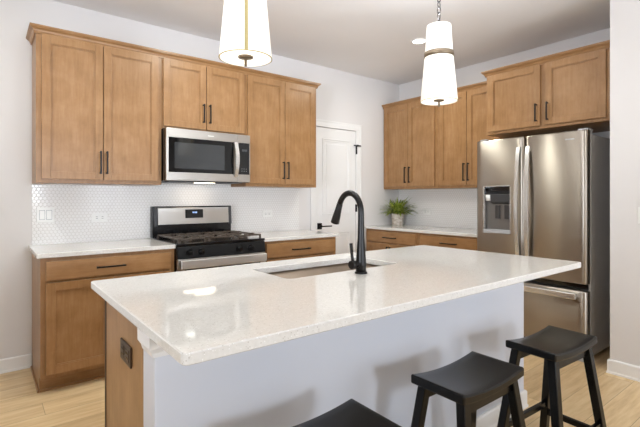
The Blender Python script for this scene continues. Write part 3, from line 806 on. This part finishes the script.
# ------------------------------------------------------------------ bar stools
def make_stool(cx, cy, rot, label):
    t = thing('bar_stool', (0, 0, 0), label, 'stool', 'black saddle stools along the island')
    L, Dp, th, zt = .402, .230, .030, .592       # zt = seat height at the dip
    b = bmesh.new(); nx, ny = 20, 6; top, bot = [], []
    for i in range(nx + 1):
        u = -1 + 2 * i / nx; x = u * L / 2
        z = zt + .019 * abs(u) ** 2.0
        rowt, rowb = [], []
        for j in range(ny + 1):
            v = -1 + 2 * j / ny; y = v * Dp / 2
            rowt.append(b.verts.new((x, y, z))); rowb.append(b.verts.new((x, y, zt - th + .014 * abs(u) ** 2)))
        top.append(rowt); bot.append(rowb)
    for i in range(nx):
        for j in range(ny):
            f = b.faces.new((top[i][j], top[i + 1][j], top[i + 1][j + 1], top[i][j + 1])); f.smooth = True
            f = b.faces.new((bot[i][j], bot[i][j + 1], bot[i + 1][j + 1], bot[i + 1][j])); f.smooth = True
        for j, k in ((0, 1), (ny, -1)):
            q = (top[i][j], bot[i][j], bot[i + 1][j], top[i + 1][j]); b.faces.new(q if k > 0 else q[::-1])
    for j in range(ny):
        for i in (0, nx):
            q = (top[i][j], top[i][j + 1], bot[i][j + 1], bot[i][j]); b.faces.new(q if i == 0 else q[::-1])
    bmesh.ops.recalc_face_normals(b, faces=list(b.faces))
    bmesh.ops.bevel(b, geom=[e for e in b.edges if len(e.link_faces) == 2 and e.calc_face_angle(0) > .9], offset=.007, segments=3, affect='EDGES', profile=.5)
    mb = MB(); mb._merge(b); mb.build('seat', M['stoolwood'], t)
    tx, ty, bx, by, w = .158, .082, .222, .152, .018
    legs = {}
    ztop = zt - th + .007
    for sx in (-1, 1):
        for sy in (-1, 1):
            q = lambda x, y, z: [(x - w, y - w, z), (x + w, y - w, z), (x + w, y + w, z), (x - w, y + w, z)]
            MB().hexa(q(sx * bx, sy * by, 0), q(sx * tx, sy * ty, ztop), .003).build('leg', M['stoolwood'], t)
    for sy in (-1, 1):
        y = sy * ty; MB().box(-tx + w - .002, tx - w + .002, y - .009, y + .009, ztop - .048, ztop - .003, .002).build('apron', M['stoolwood'], t)
    def legp(sx, sy, z):
        s = z / ztop; return sx * (bx + (tx - bx) * s), sy * (by + (ty - by) * s)
    for sy, z in ((-1, .20), (1, .20)):
        x, y = legp(1, sy, z); MB().box(-x + .016, x - .016, y - .010, y + .010, z - .014, z + .014, .002).build('stretcher', M['stoolwood'], t)
    for sx, z in ((-1, .155), (1, .155)):
        x, y = legp(sx, 1, z); MB().box(x - .010, x + .010, -y + .016, y - .016, z - .014, z + .014, .002).build('stretcher', M['stoolwood'], t)
    t.location = (cx, cy, 0); t.rotation_euler.z = rot
    return t
stools = []
def dup(root, loc, rz, label):
    r = root.copy(); COL.objects.link(r); r.location = loc; r.rotation_euler.z = rz; r['label'] = label
    for ch in root.children:
        c = ch.copy(); COL.objects.link(c); c.parent = r
    return r
s0 = make_stool(1.814, -2.953, math.radians(-2.8), 'black saddle-seat bar stool nearest the refrigerator')
dup(s0, (1.172, -2.925, 0), math.radians(-.6), 'black saddle-seat bar stool in the middle of the three')
dup(s0, (.470, -2.922, 0), math.radians(-1), 'black saddle-seat bar stool at the bottom edge, leftmost of the three')

# ------------------------------------------------------------------ pendant lights and downlight
def make_pendant(x, y, label, strap_angle):
    t = thing('pendant_light', (x, y, CZ), label, 'pendant light', 'linen pendant lights over the island')
    zb, zt = 1.822, 2.256
    MB().lathe((x, y, CZ), [(0, -.0005), (.062, -.0005), (.062, -.012), (.045, -.026), (.012, -.030), (0, -.030)], 28).build('canopy', M['bronze'], t)
    b = MB(); z = CZ - .03; k = 0; n = 14; step = (z - (zt + .04)) / n
    for i in range(n):
        c = (x, y, z - step * (i + .5)); hh = step * .64
        b.torus_link(c, (1, 0, 0) if i % 2 else (0, 1, 0), (0, 0, 1), .010, hh, .0028)
    b.build('chain', M['black'], t)
    MB().lathe((x, y, zt), [(0, -.004), (.018, -.004), (.018, .012), (.008, .02), (.006, .045), (0, .045)], 20).build('finial_cap', M['black'], t)
    r_top, r_m, r_b = .0680, .0795, .104; zm0, zm1 = 2.076, 2.099
    MB().lathe((x, y, 0), [(r_top - .003, zm1), (r_top - .003, zt), (r_top, zt), (r_m - .002, zm1)], 48).build('upper_shade', M['shade'], t)
    lo = MB().lathe((x, y, 0), [(r_m + .001, zm0), (r_b, zb), (r_b - .003, zb), (r_m - .003, zm0)], 48).build('lower_shade', M['shade'], t)
    MB().lathe((x, y, 0), [(r_m - .004, zm0 - .003), (r_m + .004, zm0 - .003), (r_m + .003, zm1 + .003), (r_m - .004, zm1 + .003)], 48).build('band', M['bronze'], t)
    MB().lathe((x, y, 0), [(0, zb + .012), (r_b - .004, zb + .012), (r_b - .004, zb + .008), (0, zb + .008)], 40).build('diffuser', M['diffuser'], t)
    MB().lathe((x, y, 0), [(r_b - .0005, zb + .001), (r_b + .0010, zb + .001), (r_b + .0010, zb - .001), (r_b - .003, zb - .001)], 48).build('rim', M['gold'], t)
    MB().lathe((x, y, 0), [(0, zb + .008), (.030, zb + .008), (.030, zb + .003), (.012, zb), (.005, zb - .004), (.005, zb - .030), (0, zb - .032)], 24).build('finial', M['bronze'], t)
    b = MB()
    for k in range(3):
        a = 2 * math.pi * k / 3 + .4; b.cyl((x, y, zt - .002), (x + (r_top - .002) * math.cos(a), y + (r_top - .002) * math.sin(a), zt - .002), .002, n=8)
    b.build('spider', M['bronze'], t)
    lamp('pendant_up', 'AREA', (x, y, zt - .012), (x, y, CZ), PENDANT, PWARM, shape='DISK', size=.135)
    a = math.radians(strap_angle); ux, uy = math.cos(a), math.sin(a); w = .0065
    tx, ty = -uy * w, ux * w; b = MB()
    for (ra, za), (rb_, zb_) in (((r_b, zb), (r_m + .001, zm0)), ((r_m - .002, zm1), (r_top, zt - .003))):
        q = lambda r, z: [(x + ux * r + tx, y + uy * r + ty, z), (x + ux * r - tx, y + uy * r - ty, z), (x + ux * (r + .0012) - tx, y + uy * (r + .0012) - ty, z), (x + ux * (r + .0012) + tx, y + uy * (r + .0012) + ty, z)]
        b.hexa(q(ra, za), q(rb_, zb_))
    b.build('strap', M['gold'], t)
    return t
p1 = make_pendant(.535, -2.34, 'white tapered pendant light with gold strap, nearer of the two', 243)
make_pendant(1.773, -2.35, 'white tapered pendant light with bronze band, hanging before the corner cabinets', 60)

dlt = thing('recessed_light', (3.027, -1.201, CZ), 'round recessed light glowing in the ceiling behind the right pendant', 'ceiling light')
MB().lathe((3.027, -1.201, CZ), [(.060, -.0006), (.080, -.0006), (.078, -.005), (.062, -.007)], 36).build('trim_ring', M['trim'], dlt)
MB().lathe((3.027, -1.201, CZ), [(0, -.0006), (.061, -.0006), (.061, -.004), (0, -.004)], 36).build('lens', M['canlight'], dlt)

# ------------------------------------------------------------------ potted plant
px, py, pz = 3.905, -.150, .9135
pl = thing('potted_plant', (px, py, pz), 'small green fern in a whitewashed pot on the corner countertop', 'plant')
MB().lathe((px, py, pz), [(0, 0), (.068, 0), (.071, .004), (.077, .140), (.079, .148), (.070, .148), (.066, .125), (0, .125)], 36).build('pot', M['pot'], pl)
MB().lathe((px, py, pz), [(0, .132), (.066, .130), (.066, .126), (0, .126)], 24).build('soil', M['soil'], pl)
b = bmesh.new(); random.seed(11)
for k in range(150):
    az = random.uniform(0, 2 * math.pi); lean = random.uniform(.05, 1.0) ** .7; Lf = random.uniform(.17, .30) * (1 - .12 * lean)
    h = Vector((math.cos(az), math.sin(az), 0)); sd = Vector((-h.y, h.x, 0)); p = Vector((px, py, pz + .132)) + h * random.uniform(0, .045)
    el = math.radians(88 - 62 * lean); n = 6; wmax = random.uniform(.008, .014); prev = None
    for i in range(n + 1):
        s = i / n; w = wmax * math.sin(math.pi * min(.08 + s * .92, 1)) ** .8 if i < n else .0005
        if p.x > XR - .015: p.x = XR - .015
        if p.y > -.015: p.y = -.015
        a_, c_ = b.verts.new(p + sd * w + Vector((0, 0, .002))), b.verts.new(p - sd * w + Vector((0, 0, .002)))
        m_ = b.verts.new(p)
        if prev:
            f = b.faces.new((prev[0], prev[1], m_, a_)); f.smooth = True; f = b.faces.new((prev[1], prev[2], c_, m_)); f.smooth = True
        prev = (a_, m_, c_)
        p = p + (h * math.cos(el) + Vector((0, 0, 1)) * math.sin(el)) * Lf / n; el -= .10 + .12 * lean
mb = MB(); mb._merge(b); mb.build('foliage', M['leaf'], pl)

for o in bpy.data.objects:
    if '_o' in o: del o['_o']
